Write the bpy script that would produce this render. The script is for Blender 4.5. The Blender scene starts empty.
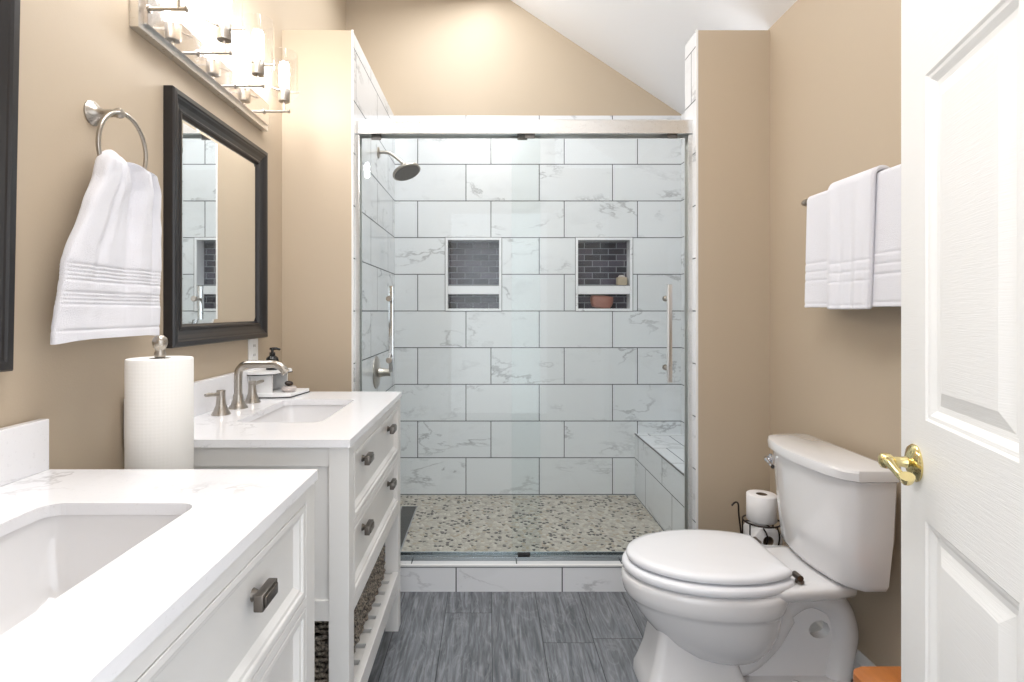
import bpy, bmesh, math, random
from mathutils import Vector, Matrix, noise
PI = math.pi
random.seed(4)
S = bpy.context.scene
C = bpy.context.collection

# ------------------------------------------------------------------ camera, world, lights, exposure
H = 1.21          # camera height; world Y is the distance from the camera
F = 543.0
cam_d = bpy.data.cameras.new('camera'); cam = bpy.data.objects.new('camera', cam_d); C.objects.link(cam)
cam.location = (0, 0, H); cam.rotation_euler = (PI/2, 0, 0)
cam_d.sensor_width = 36; cam_d.lens = 36*F/1024
cam_d.shift_x = (512-489)/1024; cam_d.shift_y = -(341-311)/1024
cam_d.clip_start = 0.02
S.camera = cam

w = bpy.data.worlds.new('world'); S.world = w; w.use_nodes = True
w.node_tree.nodes['Background'].inputs[0].default_value = (0.93, 0.96, 1.0, 1)
w.node_tree.nodes['Background'].inputs[1].default_value = 1.7

def area(name, loc, target, size, power, col=(1, 1, 1), sy=None):
    l = bpy.data.lights.new(name, 'AREA'); l.energy = power; l.color = col
    l.shape = 'RECTANGLE' if sy else 'SQUARE'; l.size = size
    if sy: l.size_y = sy
    o = bpy.data.objects.new(name, l); C.objects.link(o); o.location = loc
    o.rotation_euler = (Vector(target)-Vector(loc)).to_track_quat('-Z', 'Y').to_euler()
    return o
area('fill_over_room', (-0.1, 1.15, 3.1), (0.05, 1.2, 0), 0.9, 15, (1.0, 0.98, 0.96))  # added overhead fill for the room, no skylight opening behind it
area('fill_over_shower', (-0.15, 2.75, 3.12), (0.1, 2.9, 0), 0.8, 11, (0.95, 0.98, 1.0))  # fill added above the shower to brighten it, not a real skylight
area('fill_by_entry', (0.1, 0.72, 3.12), (0.05, 1.9, 0.7), 0.9, 13, (0.99, 0.99, 1.0), 0.6)  # added fill aimed forward at front faces, kept high out of glass reflections

S.view_settings.view_transform = 'Standard'; S.view_settings.look = 'None'
S.view_settings.gamma = 1; S.view_settings.use_curve_mapping = False
S.view_settings.exposure = 0.6

# ------------------------------------------------------------------ node helpers
def srgb(r, g, b):
    f = lambda c: (c/255/12.92) if c/255 <= 0.04045 else ((c/255+0.055)/1.055)**2.4
    return (f(r), f(g), f(b), 1)
class NT:
    def __init__(s, name):
        s.m = bpy.data.materials.new(name); s.m.use_nodes = True
        s.t = s.m.node_tree; s.b = s.t.nodes['Principled BSDF']
    def n(s, typ, **kw):
        nd = s.t.nodes.new(typ)
        for k, v in kw.items():
            if k.startswith('i_'):
                key = k[2:]
                key = int(key) if key.isdigit() else key.replace('_', ' ')
                s.set(nd.inputs[key], v)
            else: setattr(nd, k, v)
        return nd
    def set(s, inp, v):
        if isinstance(v, bpy.types.NodeSocket): s.t.links.new(v, inp)
        else: inp.default_value = v
    def bs(s, **kw):
        for k, v in kw.items(): s.set(s.b.inputs[k.replace('_', ' ')], v)
    def math(s, op, a, b=0.0, c=None, clamp=False):
        nd = s.t.nodes.new('ShaderNodeMath'); nd.operation = op; nd.use_clamp = clamp
        s.set(nd.inputs[0], a); s.set(nd.inputs[1], b)
        if c is not None: s.set(nd.inputs[2], c)
        return nd.outputs[0]
    def mix(s, fac, a, b):
        nd = s.t.nodes.new('ShaderNodeMix'); nd.data_type = 'RGBA'
        s.set(nd.inputs[0], fac); s.set(nd.inputs[6], a); s.set(nd.inputs[7], b)
        return nd.outputs[2]
    def noise(s, vec, scale, detail=3, rough=0.5, dist=0.0, w4=None):
        nd = s.t.nodes.new('ShaderNodeTexNoise')
        if w4 is not None: nd.noise_dimensions = '4D'; s.set(nd.inputs['W'], w4)
        if vec is not None: s.set(nd.inputs['Vector'], vec)
        nd.inputs['Scale'].default_value = scale; nd.inputs['Detail'].default_value = detail
        nd.inputs['Roughness'].default_value = rough; nd.inputs['Distortion'].default_value = dist
        return nd.outputs['Fac']
    def mr(s, v, a, b, c=0.0, d=1.0):
        nd = s.t.nodes.new('ShaderNodeMapRange'); nd.clamp = True
        for i, x in enumerate((v, a, b, c, d)): s.set(nd.inputs[i], x)
        return nd.outputs[0]
    def bump(s, h, strength=0.3, dist=0.01):
        nd = s.t.nodes.new('ShaderNodeBump'); nd.inputs['Strength'].default_value = strength
        nd.inputs['Distance'].default_value = dist; s.set(nd.inputs['Height'], h)
        s.t.links.new(nd.outputs[0], s.b.inputs['Normal'])
    def obj(s): return s.n('ShaderNodeTexCoord').outputs['Object']
    def pos(s): return s.n('ShaderNodeNewGeometry').outputs['Position']
    def sep(s, v):
        nd = s.n('ShaderNodeSeparateXYZ'); s.set(nd.inputs[0], v); return nd.outputs
    def comb(s, x, y, z=0.0):
        nd = s.n('ShaderNodeCombineXYZ')
        for i, v in enumerate((x, y, z)): s.set(nd.inputs[i], v)
        return nd.outputs[0]
    def vmul(s, v, t):
        nd = s.n('ShaderNodeVectorMath', operation='MULTIPLY'); s.set(nd.inputs[0], v); nd.inputs[1].default_value = t
        return nd.outputs[0]

def plain(name, col, rough=0.5, metal=0.0, spec=0.5, bump=None, coat=0.0):
    t = NT(name); v = t.obj()
    n = t.noise(v, 9, 3)
    k = 0.965
    dark = (col[0]*k, col[1]*k, col[2]*k, 1)
    t.bs(Base_Color=t.mix(n, dark, col), Roughness=rough, Metallic=metal)
    t.b.inputs['Specular IOR Level'].default_value = spec
    t.b.inputs['Coat Weight'].default_value = coat
    if bump: t.bump(t.noise(v, bump[0], 3), bump[1], bump[2])
    return t.m

def brushed(name, col, rough):
    t = NT(name); v = t.vmul(t.obj(), (40, 40, 300))
    n = t.noise(v, 3, 2)
    t.bs(Base_Color=col, Metallic=1.0, Roughness=t.mr(n, 0.2, 0.8, rough*0.8, rough*1.25))
    return t.m

def paint(name, col):
    t = NT(name); p = t.pos()
    n = t.noise(p, 1.3, 2)
    t.bs(Base_Color=t.mix(n, (col[0]*0.97, col[1]*0.97, col[2]*0.97, 1), col), Roughness=0.48)
    t.b.inputs['Specular IOR Level'].default_value = 0.3
    t.bump(t.noise(p, 230, 3), 0.12, 0.002)
    return t.m

def veins(t, vec, w4, s1=1.7, width=0.022, mask=(0.47, 0.62)):
    mp = t.n('ShaderNodeMapping'); t.set(mp.inputs[0], vec); mp.inputs['Rotation'].default_value = (0.4, 0.55, 0.3); mp.inputs['Scale'].default_value = (1.0, 1.0, 2.2)
    vec = mp.outputs[0]
    a = t.noise(vec, s1, 6, 0.6, 0.35, w4)
    r = t.math('ABSOLUTE', t.math('SUBTRACT', a, 0.5))
    v = t.mr(r, 0.0, width, 1.0, 0.0)
    m = t.mr(t.noise(vec, 2.3, 2, 0.5, 0.3, t.math('ADD', w4, 7.0)), mask[0], mask[1])
    soft = t.mr(t.noise(vec, 4.0, 4, 0.6, 1.0, t.math('ADD', w4, 3.0)), 0.5, 0.8, 0.0, 0.35)
    return t.math('ADD', t.math('MULTIPLY', v, m), t.math('MULTIPLY', soft, m), clamp=True)

TW, TH = 0.4573, 0.2290
def tile_mat(name, plane, u0=0.3135, v0=H, w_=TW, h_=TH, off=0.659, seed=0.0):
    t = NT(name); p = t.pos(); s = t.sep(p)
    a = {'xz': (s[0], s[2]), 'yz': (s[1], s[2]), 'xy': (s[0], s[1])}[plane]
    uv = t.comb(t.math('SUBTRACT', a[0], u0-20*w_), t.math('SUBTRACT', a[1], v0-20*h_), 0.0)
    br = t.n('ShaderNodeTexBrick', offset=off, offset_frequency=2, squash=1.0)
    t.set(br.inputs['Vector'], uv)
    for k, v in (('Scale', 1.0), ('Mortar Size', 0.0028), ('Mortar Smooth', 0.1), ('Bias', 0.0), ('Brick Width', w_), ('Row Height', h_)):
        br.inputs[k].default_value = v
    br.inputs['Color1'].default_value = (0, 0, 0, 1); br.inputs['Color2'].default_value = (1, 1, 1, 1)
    br.inputs['Mortar'].default_value = (0, 0, 0, 1)
    rnd = t.sep(br.outputs['Color'])[0]
    w4 = t.math('MULTIPLY_ADD', rnd, 37.0, seed)
    v = veins(t, p, w4, width=0.016)
    base = t.mix(t.math('MULTIPLY', v, 0.68), srgb(229, 231, 234), srgb(150, 152, 156))
    var = t.mr(rnd, 0, 1, 0.94, 1.0)
    base = t.mix(t.math('SUBTRACT', 1.0, var), base, (0.3, 0.3, 0.3, 1))
    col = t.mix(br.outputs['Fac'], base, srgb(84, 88, 92))
    t.bs(Base_Color=col, Roughness=t.mr(br.outputs['Fac'], 0, 1, 0.16, 0.8))
    t.bump(t.math('SUBTRACT', 1.0, br.outputs['Fac']), 0.4, 0.002)
    return t.m

M = {}
M['beige'] = paint('beige_paint', srgb(190, 174, 153))
M['ceil'] = paint('ceiling_paint', srgb(250, 250, 251))
M['tile_xz'] = tile_mat('marble_tile', 'xz')
M['tile_yz'] = tile_mat('marble_tile_side', 'yz', u0=3.39-0.4573*0.5, seed=5.0)
M['tile_xy'] = tile_mat('marble_tile_top', 'xy', u0=0.99, v0=0.03, w_=0.228, h_=0.3, off=0.5, seed=9.0)
M['tile_curb'] = tile_mat('marble_tile_curb', 'xz', u0=0.3155, v0=0.115-0.2282, off=0.0, seed=3.0)
M['tile_curb_top'] = tile_mat('marble_tile_curb_top', 'xy', u0=0.12, v0=2.2, w_=0.4573, h_=0.5, off=0.0, seed=12.0)
M['grout'] = plain('grout', srgb(120, 122, 124), 0.9)
M['white_trim'] = plain('white_trim', srgb(236, 236, 236), 0.35)
M['cabinet'] = plain('cabinet_paint', srgb(228, 227, 225), 0.32)
M['door'] = None
M['porcelain'] = plain('porcelain', srgb(232, 231, 232), 0.06, coat=0.6)
M['seat'] = plain('toilet_seat_plastic', srgb(238, 239, 243), 0.14)
M['nickel'] = brushed('brushed_nickel', srgb(176, 170, 162), 0.3)
M['chrome'] = brushed('chrome', srgb(215, 215, 218), 0.1)
M['rail'] = brushed('satin_aluminium', srgb(225, 224, 222), 0.3)
M['bronze'] = brushed('dark_nickel', srgb(118, 112, 106), 0.32)
M['brass'] = brushed('polished_brass', srgb(228, 212, 156), 0.14)
M['iron'] = plain('dark_iron', srgb(52, 44, 40), 0.4, 0.6)
M['black'] = plain('black_plastic', srgb(20, 19, 20), 0.25)
M['frame'] = plain('mirror_frame_paint', srgb(36, 35, 37), 0.28)
M['track'] = brushed('track_metal', srgb(150, 157, 160), 0.22)
M['dark'] = plain('dark_grate', srgb(110, 108, 106), 0.4, 0.5)
M['bar_polish'] = brushed('polished_plate', srgb(226, 222, 220), 0.09)
t = NT('mirror_silver'); t.bs(Base_Color=(0.88, 0.9, 0.9, 1), Metallic=1.0, Roughness=0.01); M['mirror'] = t.m

def glass(name, tint, base, k):
    t = NT(name); nt = t.t
    tr = t.n('ShaderNodeBsdfTransparent'); tr.inputs[0].default_value = tint
    gl = t.n('ShaderNodeBsdfGlossy'); gl.inputs['Roughness'].default_value = 0.0; gl.inputs[0].default_value = (1, 1, 1, 1)
    lw = t.n('ShaderNodeLayerWeight'); lw.inputs['Blend'].default_value = 0.5
    fr = t.n('ShaderNodeMath', operation='POWER'); t.set(fr.inputs[0], lw.outputs['Facing']); fr.inputs[1].default_value = 4.0
    mx = t.n('ShaderNodeMixShader')
    t.set(mx.inputs[0], t.math('MULTIPLY_ADD', fr.outputs[0], k, base, clamp=True))
    nt.links.new(tr.outputs[0], mx.inputs[1]); nt.links.new(gl.outputs[0], mx.inputs[2])
    nt.links.new(mx.outputs[0], nt.nodes['Material Output'].inputs[0])
    return t.m
M['glass'] = glass('shower_glass', (0.966, 0.984, 0.982, 1), 0.016, 0.7)
M['shade'] = glass('lamp_glass', (0.97, 0.97, 0.97, 1), 0.04, 0.5)
t = NT('bulb_glow'); t.bs(Base_Color=(1, 1, 1, 1)); t.b.inputs['Emission Color'].default_value = (0.985, 0.99, 1.0, 1)
t.b.inputs['Emission Strength'].default_value = 58; M['bulb'] = t.m

# quartz worktop
t = NT('white_quartz'); p = t.pos()
v = veins(t, p, 2.0, s1=3.0, width=0.012, mask=(0.55, 0.68))
v2 = t.mr(t.noise(p, 160, 2), 0.62, 0.75, 0.0, 0.12)
t.bs(Base_Color=t.mix(t.math('ADD', v, v2, clamp=True), srgb(237, 237, 240), srgb(158, 156, 160)), Roughness=0.12); M['quartz'] = t.m
# grey wood look planks, boards run along Y
t = NT('grey_wood_plank'); s = t.sep(t.pos())
PW, PL = 0.1865, 1.22
u = t.math('ADD', s[0], PW*20-0.011)
ci = t.math('FLOOR', t.math('DIVIDE', u, PW))
fu = t.math('ABSOLUTE', t.math('SUBTRACT', t.math('FRACT', t.math('DIVIDE', u, PW)), 0.5))
hs = t.math('FRACT', t.math('MULTIPLY', t.math('SINE', t.math('MULTIPLY', ci, 12.9898)), 43758.5))
vv = t.math('DIVIDE', t.math('ADD', s[1], t.math('MULTIPLY', hs, PL)), PL)
# end joints the photo shows: 2.176 m left of the centre board, 2.005 m two boards right
for idx, yj in ((19, 2.176), (20, 2.9), (21, 3.2), (22, 2.005), (18, 1.2), (23, 1.75)):
    sel = t.math('COMPARE', ci, float(idx), 0.2)
    vj = t.math('DIVIDE', t.math('SUBTRACT', s[1], yj-PL*5), PL)
    vv = t.math('ADD', t.math('MULTIPLY', vv, t.math('SUBTRACT', 1.0, sel)), t.math('MULTIPLY', vj, sel))
ri = t.math('FLOOR', vv)
fv = t.math('ABSOLUTE', t.math('SUBTRACT', t.math('FRACT', vv), 0.5))
seam = t.math('MAXIMUM', t.mr(fu, 0.4915, 0.4945), t.mr(fv, 0.4985, 0.4993))
seedv = t.math('MULTIPLY', t.math('FRACT', t.math('MULTIPLY', t.math('SINE', t.math('ADD', t.math('MULTIPLY', ci, 7.13), t.math('MULTIPLY', ri, 3.77))), 917.3)), 1.0)
gv = t.comb(t.math('MULTIPLY', s[0], 34.0), t.math('MULTIPLY', s[1], 3.4), t.math('MULTIPLY', seedv, 50.0))
g1 = t.noise(gv, 1.0, 6, 0.65, 1.6)
g2 = t.noise(t.comb(t.math('MULTIPLY', s[0], 110.0), t.math('MULTIPLY', s[1], 6.0), t.math('MULTIPLY', seedv, 20.0)), 1.0, 4, 0.6, 0.4)
g3 = t.noise(t.comb(t.math('MULTIPLY', s[0], 9.0), t.math('MULTIPLY', s[1], 2.4), t.math('MULTIPLY', seedv, 31.0)), 1.0, 3, 0.6, 1.2)
rings = t.math('SINE', t.math('MULTIPLY', g3, 46.0))
c1 = t.mix(t.mr(g1, 0.32, 0.7), srgb(70, 74, 80), srgb(148, 152, 159))
c1 = t.mix(t.mr(rings, 0.6, 1.0, 0.0, 0.22), c1, srgb(176, 178, 182))
c1 = t.mix(t.mr(g2, 0.45, 0.7, 0.0, 0.65), c1, srgb(58, 61, 67))
c1 = t.mix(t.mr(seedv, 0, 1, 0.0, 0.35), c1, srgb(126, 128, 132))
t.bs(Base_Color=t.mix(seam, c1, srgb(38, 40, 44)), Roughness=0.42)
t.bump(t.math('SUBTRACT', t.math('MULTIPLY', g2, 0.3), seam), 0.25, 0.002); M['plank'] = t.m
# pebble shower floor
t = NT('pebble_mosaic'); p = t.pos()
q = t.sep(p); pv = t.comb(q[0], q[1], 0.0)
vo = t.n('ShaderNodeTexVoronoi', voronoi_dimensions='2D', feature='F1'); t.set(vo.inputs['Vector'], pv); vo.inputs['Scale'].default_value = 50
ve = t.n('ShaderNodeTexVoronoi', voronoi_dimensions='2D', feature='DISTANCE_TO_EDGE'); t.set(ve.inputs['Vector'], pv); ve.inputs['Scale'].default_value = 50
cr = t.sep(vo.outputs['Color'])
stone = t.mix(cr[1], srgb(168, 160, 149), srgb(210, 203, 192))
stone = t.mix(t.math('GREATER_THAN', cr[2], 0.85), stone, srgb(176, 162, 142))
stone = t.mix(t.math('MULTIPLY', t.math('GREATER_THAN', cr[0], 0.82), t.math('LESS_THAN', vo.outputs['Distance'], 0.56)), stone, srgb(58, 50, 47))
gap = t.mr(ve.outputs['Distance'], 0.05, 0.11)
t.bs(Base_Color=t.mix(gap, srgb(190, 184, 174), stone), Roughness=t.mr(gap, 0, 1, 0.8, 0.35))
t.bump(t.mr(ve.outputs['Distance'], 0.0, 0.3), 0.6, 0.006); M['pebble'] = t.m
# dark brick mosaic in the niches
t = NT('dark_glass_mosaic'); p = t.pos(); s = t.sep(p)
uv = t.comb(t.math('ADD', t.math('ADD', s[0], s[1]), 3.0), t.math('SUBTRACT', s[2], 0.3))
br = t.n('ShaderNodeTexBrick', offset=0.5); t.set(br.inputs['Vector'], uv)
for k, v in (('Scale', 1.0), ('Mortar Size', 0.0022), ('Brick Width', 0.102), ('Row Height', 0.0385), ('Bias', 0.0)): br.inputs[k].default_value = v
br.inputs['Color1'].default_value = srgb(40, 42, 50); br.inputs['Color2'].default_value = srgb(84, 80, 92); br.inputs['Mortar'].default_value = srgb(140, 143, 150)
t.bs(Base_Color=br.outputs['Color'], Roughness=t.mr(br.outputs['Fac'], 0, 1, 0.12, 0.8)); t.bump(t.math('SUBTRACT', 1.0, br.outputs['Fac']), 0.4, 0.002); M['mosaic'] = t.m
# moulded white door with embossed grain
t = NT('white_door_paint'); s = t.sep(t.obj())
g = t.noise(t.comb(t.math('MULTIPLY', s[0], 14.0), t.math('MULTIPLY', s[1], 14.0), t.math('MULTIPLY', s[2], 330.0)), 1.0, 2, 0.5, 1.4)
t.bs(Base_Color=srgb(246, 246, 245), Roughness=0.38); t.bump(g, 0.25, 0.002); M['door'] = t.m
# fabric
def terry(name, col):
    t = NT(name); v = t.obj()
    n = t.noise(v, 420, 3, 0.7)
    t.bs(Base_Color=t.mix(n, (col[0]*0.93, col[1]*0.93, col[2]*0.94, 1), col), Roughness=0.95)
    t.b.inputs['Sheen Weight'].default_value = 0.25
    t.bump(n, 0.7, 0.004); return t.m
M['terry'] = terry('white_terry', srgb(240, 240, 246))
t = NT('paper_towel'); v = t.obj(); s = t.sep(v)
ang = t.math('ARCTAN2', s[1], s[0])
wv = t.math('MULTIPLY', t.math('SINE', t.math('ADD', t.math('MULTIPLY', ang, 26.0), t.math('MULTIPLY', s[2], 420.0))), t.math('SINE', t.math('SUBTRACT', t.math('MULTIPLY', ang, 26.0), t.math('MULTIPLY', s[2], 420.0))))
t.bs(Base_Color=srgb(242, 240, 236), Roughness=0.9); t.bump(t.math('ADD', wv, t.noise(v, 150, 2)), 0.10, 0.001); M['paper'] = t.m
t = NT('toilet_paper'); v = t.obj()
t.bs(Base_Color=srgb(236, 234, 234), Roughness=0.9); t.bump(t.noise(v, 160, 3), 0.3, 0.002); M['tp'] = t.m
M['card'] = plain('cardboard', srgb(120, 104, 88), 0.9)
t = NT('dark_wicker'); v = t.obj(); n = t.noise(v, 120, 3, 0.6)
t.bs(Base_Color=t.mix(t.mr(n, 0.4, 0.65), srgb(44, 39, 36), srgb(176, 164, 148)), Roughness=0.6); M['wicker'] = t.m
t = NT('orange_wood'); v = t.obj(); s = t.sep(v)
n = t.noise(t.comb(t.math('MULTIPLY', s[0], 30.0), t.math('MULTIPLY', s[1], 5.0), t.math('MULTIPLY', s[2], 30.0)), 1.0, 4, 0.6, 1.0)
t.bs(Base_Color=t.mix(n, srgb(158, 90, 42), srgb(205, 132, 70)), Roughness=0.35); M['wood'] = t.m
M['soap'] = plain('brown_soap', srgb(150, 102, 90), 0.4)
M['candle'] = plain('tan_soap', srgb(176, 162, 142), 0.5)
M['stone'] = plain('pale_dish', srgb(200, 190, 186), 0.4)
M['plate'] = plain('white_plastic', srgb(240, 240, 240), 0.3)

# ------------------------------------------------------------------ mesh helpers
def B(): return bmesh.new()
def box(bm, x0, x1, y0, y1, z0, z1, bev=0.0, mi=0, seg=2):
    vs = [bm.verts.new((x, y, z)) for x in (x0, x1) for y in (y0, y1) for z in (z0, z1)]
    fs = [bm.faces.new([vs[i] for i in q]) for q in ((0, 1, 3, 2), (4, 6, 7, 5), (0, 4, 5, 1), (2, 3, 7, 6), (0, 2, 6, 4), (1, 5, 7, 3))]
    for f in fs: f.material_index = mi
    if bev:
        es = list({e for f in fs for e in f.edges})
        bmesh.ops.bevel(bm, geom=es, offset=bev, segments=seg, profile=0.6, affect='EDGES', material=-1)
    return fs
def quad(bm, a, b, c, d, mi=0):
    f = bm.faces.new([bm.verts.new(v) for v in (a, b, c, d)]); f.material_index = mi; return f
def loft(bm, rings, cap0=True, cap1=True, closed=False, mi=0):
    rv = [[bm.verts.new(p) for p in r] for r in rings]
    n = len(rv[0]); k = len(rv)
    for i in range(k if closed else k-1):
        a = rv[i]; b = rv[(i+1) % k]
        for j in range(n):
            f = bm.faces.new((a[j], a[(j+1) % n], b[(j+1) % n], b[j])); f.smooth = True; f.material_index = mi
    if not closed:
        if cap0: bm.faces.new(rv[0][::-1]).material_index = mi
        if cap1: bm.faces.new(rv[-1]).material_index = mi
    return rv
def axes(d):
    d = Vector(d).normalized(); a = Vector((0, 0, 1)) if abs(d.z) < 0.9 else Vector((1, 0, 0))
    u = d.cross(a).normalized(); return u, d.cross(u).normalized(), d
def tube(bm, pts, r, n=12, cap=True, closed=False):
    pts = [Vector(p) for p in pts]; k = len(pts); rings = []
    u0 = None
    for i, p in enumerate(pts):
        a = pts[(i-1) % k] if (closed or i > 0) else p
        b = pts[(i+1) % k] if (closed or i < k-1) else p
        d = (b-a).normalized()
        if u0 is None: u0 = axes(d)[0]
        u = (u0-d*u0.dot(d)).normalized(); v = d.cross(u); u0 = u
        rr = r[i] if isinstance(r, (list, tuple)) else r
        rings.append([p+(u*math.cos(2*PI*j/n)+v*math.sin(2*PI*j/n))*rr for j in range(n)])
    loft(bm, rings, cap, cap, closed)
def lathe(bm, o, prof, d=(0, 0, 1), n=28, cap=True, closed=False):
    u, v, d = axes(d); o = Vector(o)
    rings = [[o+d*h+(u*math.cos(2*PI*j/n)+v*math.sin(2*PI*j/n))*max(r, 1e-5) for j in range(n)] for r, h in prof]
    loft(bm, rings, cap, cap, closed)
def spline(pts, n=8, closed=False):
    P = [Vector(p) for p in pts]; out = []; k = len(P)
    for i in range(k if closed else k-1):
        if closed: a, b, c, d = P[(i-1) % k], P[i], P[(i+1) % k], P[(i+2) % k]
        else: a, b, c, d = P[max(i-1, 0)], P[i], P[i+1], P[min(i+2, k-1)]
        for j in range(n):
            t_ = j/n
            out.append(0.5*((2*b)+(c-a)*t_+(2*a-5*b+4*c-d)*t_*t_+(3*b-a-3*c+d)*t_**3))
    if not closed: out.append(P[-1])
    return out
def prism(bm, poly, z0, z1, bev=0.0):
    v0 = [bm.verts.new((x, y, z0)) for x, y in poly]; v1 = [bm.verts.new((x, y, z1)) for x, y in poly]
    n = len(poly); fs = [bm.faces.new(v0[::-1]), bm.faces.new(v1)]
    for i in range(n): fs.append(bm.faces.new((v0[i], v0[(i+1) % n], v1[(i+1) % n], v1[i])))
    if bev:
        bmesh.ops.bevel(bm, geom=list({e for f in fs for e in f.edges}), offset=bev, segments=2, profile=0.6, affect='EDGES')
def nested(bm, fn, u0, u1, v0, v1, steps, fill=True):
    """concentric rectangles: steps = (inset, height); fn(u, v, h) -> point"""
    rv = []
    for ins, h in steps:
        rv.append([bm.verts.new(fn(*p, h)) for p in ((u0+ins, v0+ins), (u1-ins, v0+ins), (u1-ins, v1-ins), (u0+ins, v1-ins))])
    for a, b in zip(rv, rv[1:]):
        for j in range(4): bm.faces.new((a[j], a[(j+1) % 4], b[(j+1) % 4], b[j]))
    if fill: bm.faces.new(rv[-1])
def wloc(o):
    v = Vector((0, 0, 0))
    while o: v = v+o.location; o = o.parent
    return v
def obj(name, bm, mats, parent=None, smooth=None, loc=None, sub=0):
    """bm holds world coordinates; becomes ONE mesh object"""
    bmesh.ops.recalc_face_normals(bm, faces=bm.faces)
    base = wloc(parent) if parent else Vector((0, 0, 0))
    if loc is None and parent is None: loc = Vector((0, 0, 0))
    if parent is None: off = Vector(loc)
    else: off = base+(Vector(loc)-base if loc is not None else Vector((0, 0, 0)))
    bmesh.ops.translate(bm, vec=-off, verts=bm.verts)
    me = bpy.data.meshes.new(name); bm.to_mesh(me); bm.free()
    for m in (mats if isinstance(mats, (list, tuple)) else [mats]): me.materials.append(M[m])
    if smooth is not None:
        for p_ in me.polygons: p_.use_smooth = True
        me.set_sharp_from_angle(angle=math.radians(smooth))
    o = bpy.data.objects.new(name, me); C.objects.link(o); o.parent = parent
    o.location = off-base if parent else off
    if sub:
        md = o.modifiers.new('sub', 'SUBSURF'); md.levels = sub; md.render_levels = sub
    return o
def thing(name, label, cat, loc, group=None):
    o = bpy.data.objects.new(name, None); C.objects.link(o); o.location = loc; o.empty_display_size = 0.05
    return tag(o, label, cat, group)
def tag(o, label, cat, group=None):
    o['label'] = label; o['category'] = cat
    if group: o['group'] = group
    return o
def struct(o, label=None):
    o['kind'] = 'structure'
    if label: o['label'] = label
    return o
def dup(root, loc, label):
    r = root.copy(); C.objects.link(r); r.location = loc; r['label'] = label
    def rec(src, dst):
        for ch in [c for c in bpy.data.objects if c.parent == src]:
            c = ch.copy(); C.objects.link(c); c.parent = dst; rec(ch, c)
    rec(root, r); return r

# ------------------------------------------------------------------ the setting
XL, XR = -0.892, 1.211       # left and right wall
DF, DB = 2.34, 3.39          # front of the shower, back wall
SX0, SX1 = -0.588, 0.895     # shower opening
ZT = 2.43                    # tile height
SLOPE = 0.669
YN = 0.10                    # entry wall, room side at 0.22
# floor
bm = B(); box(bm, XL-0.1, XR+0.1, -1.6, 3.5, -0.08, 0.0); struct(obj('floor', bm, 'plank'))
# left wall / right wall
bm = B(); box(bm, XL-0.1, XL, YN, DB+0.2, 0, 3.3); struct(obj('wall_left', bm, 'beige'))
bm = B()
box(bm, XR, XR+0.1, YN, DB+0.2, 0, ZT)
wr = struct(obj('wall_right', bm, 'beige'))
bm = B(); box(bm, XR-0.012, XR, DF+0.14, DB, 0.0, ZT); obj('tile_lining', bm, 'tile_yz', wr)
# sloping ceiling with a flat top
bm = B()
xt = XR-(3.2-ZT)/SLOPE
for y0, y1 in ((YN, DB+0.2),):
    quad(bm, (XR+0.1, y0, ZT-0.1*SLOPE+0.06), (XR+0.1, y1, ZT-0.1*SLOPE+0.06), (XR+0.1, y1, ZT+0.2), (XR+0.1, y0, ZT+0.2))
pr = [(XR+0.1, ZT-0.1*SLOPE), (xt, 3.2), (XL-0.1, 3.2), (XL-0.1, 3.3), (xt-0.05, 3.3), (XR+0.1, ZT+0.1)]
bm = B()
a = [bm.verts.new((x, YN, z)) for x, z in pr]; b = [bm.verts.new((x, DB+0.2, z)) for x, z in pr]
bm.faces.new(a); bm.faces.new(b[::-1])
for i in range(6): bm.faces.new((a[i], a[(i+1) % 6], b[(i+1) % 6], b[i]))
struct(obj('ceiling', bm, 'ceil'))
# entry wall round the camera, with the doorway
bm = B()
box(bm, XL, -0.33, YN, 0.2, 0, 3.2); box(bm, 0.56, XR, YN, 0.2, 0, 2.42); box(bm, -0.33, 0.56, YN, 0.2, 2.06, 3.0)
struct(obj('wall_front', bm, 'beige'))
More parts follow.
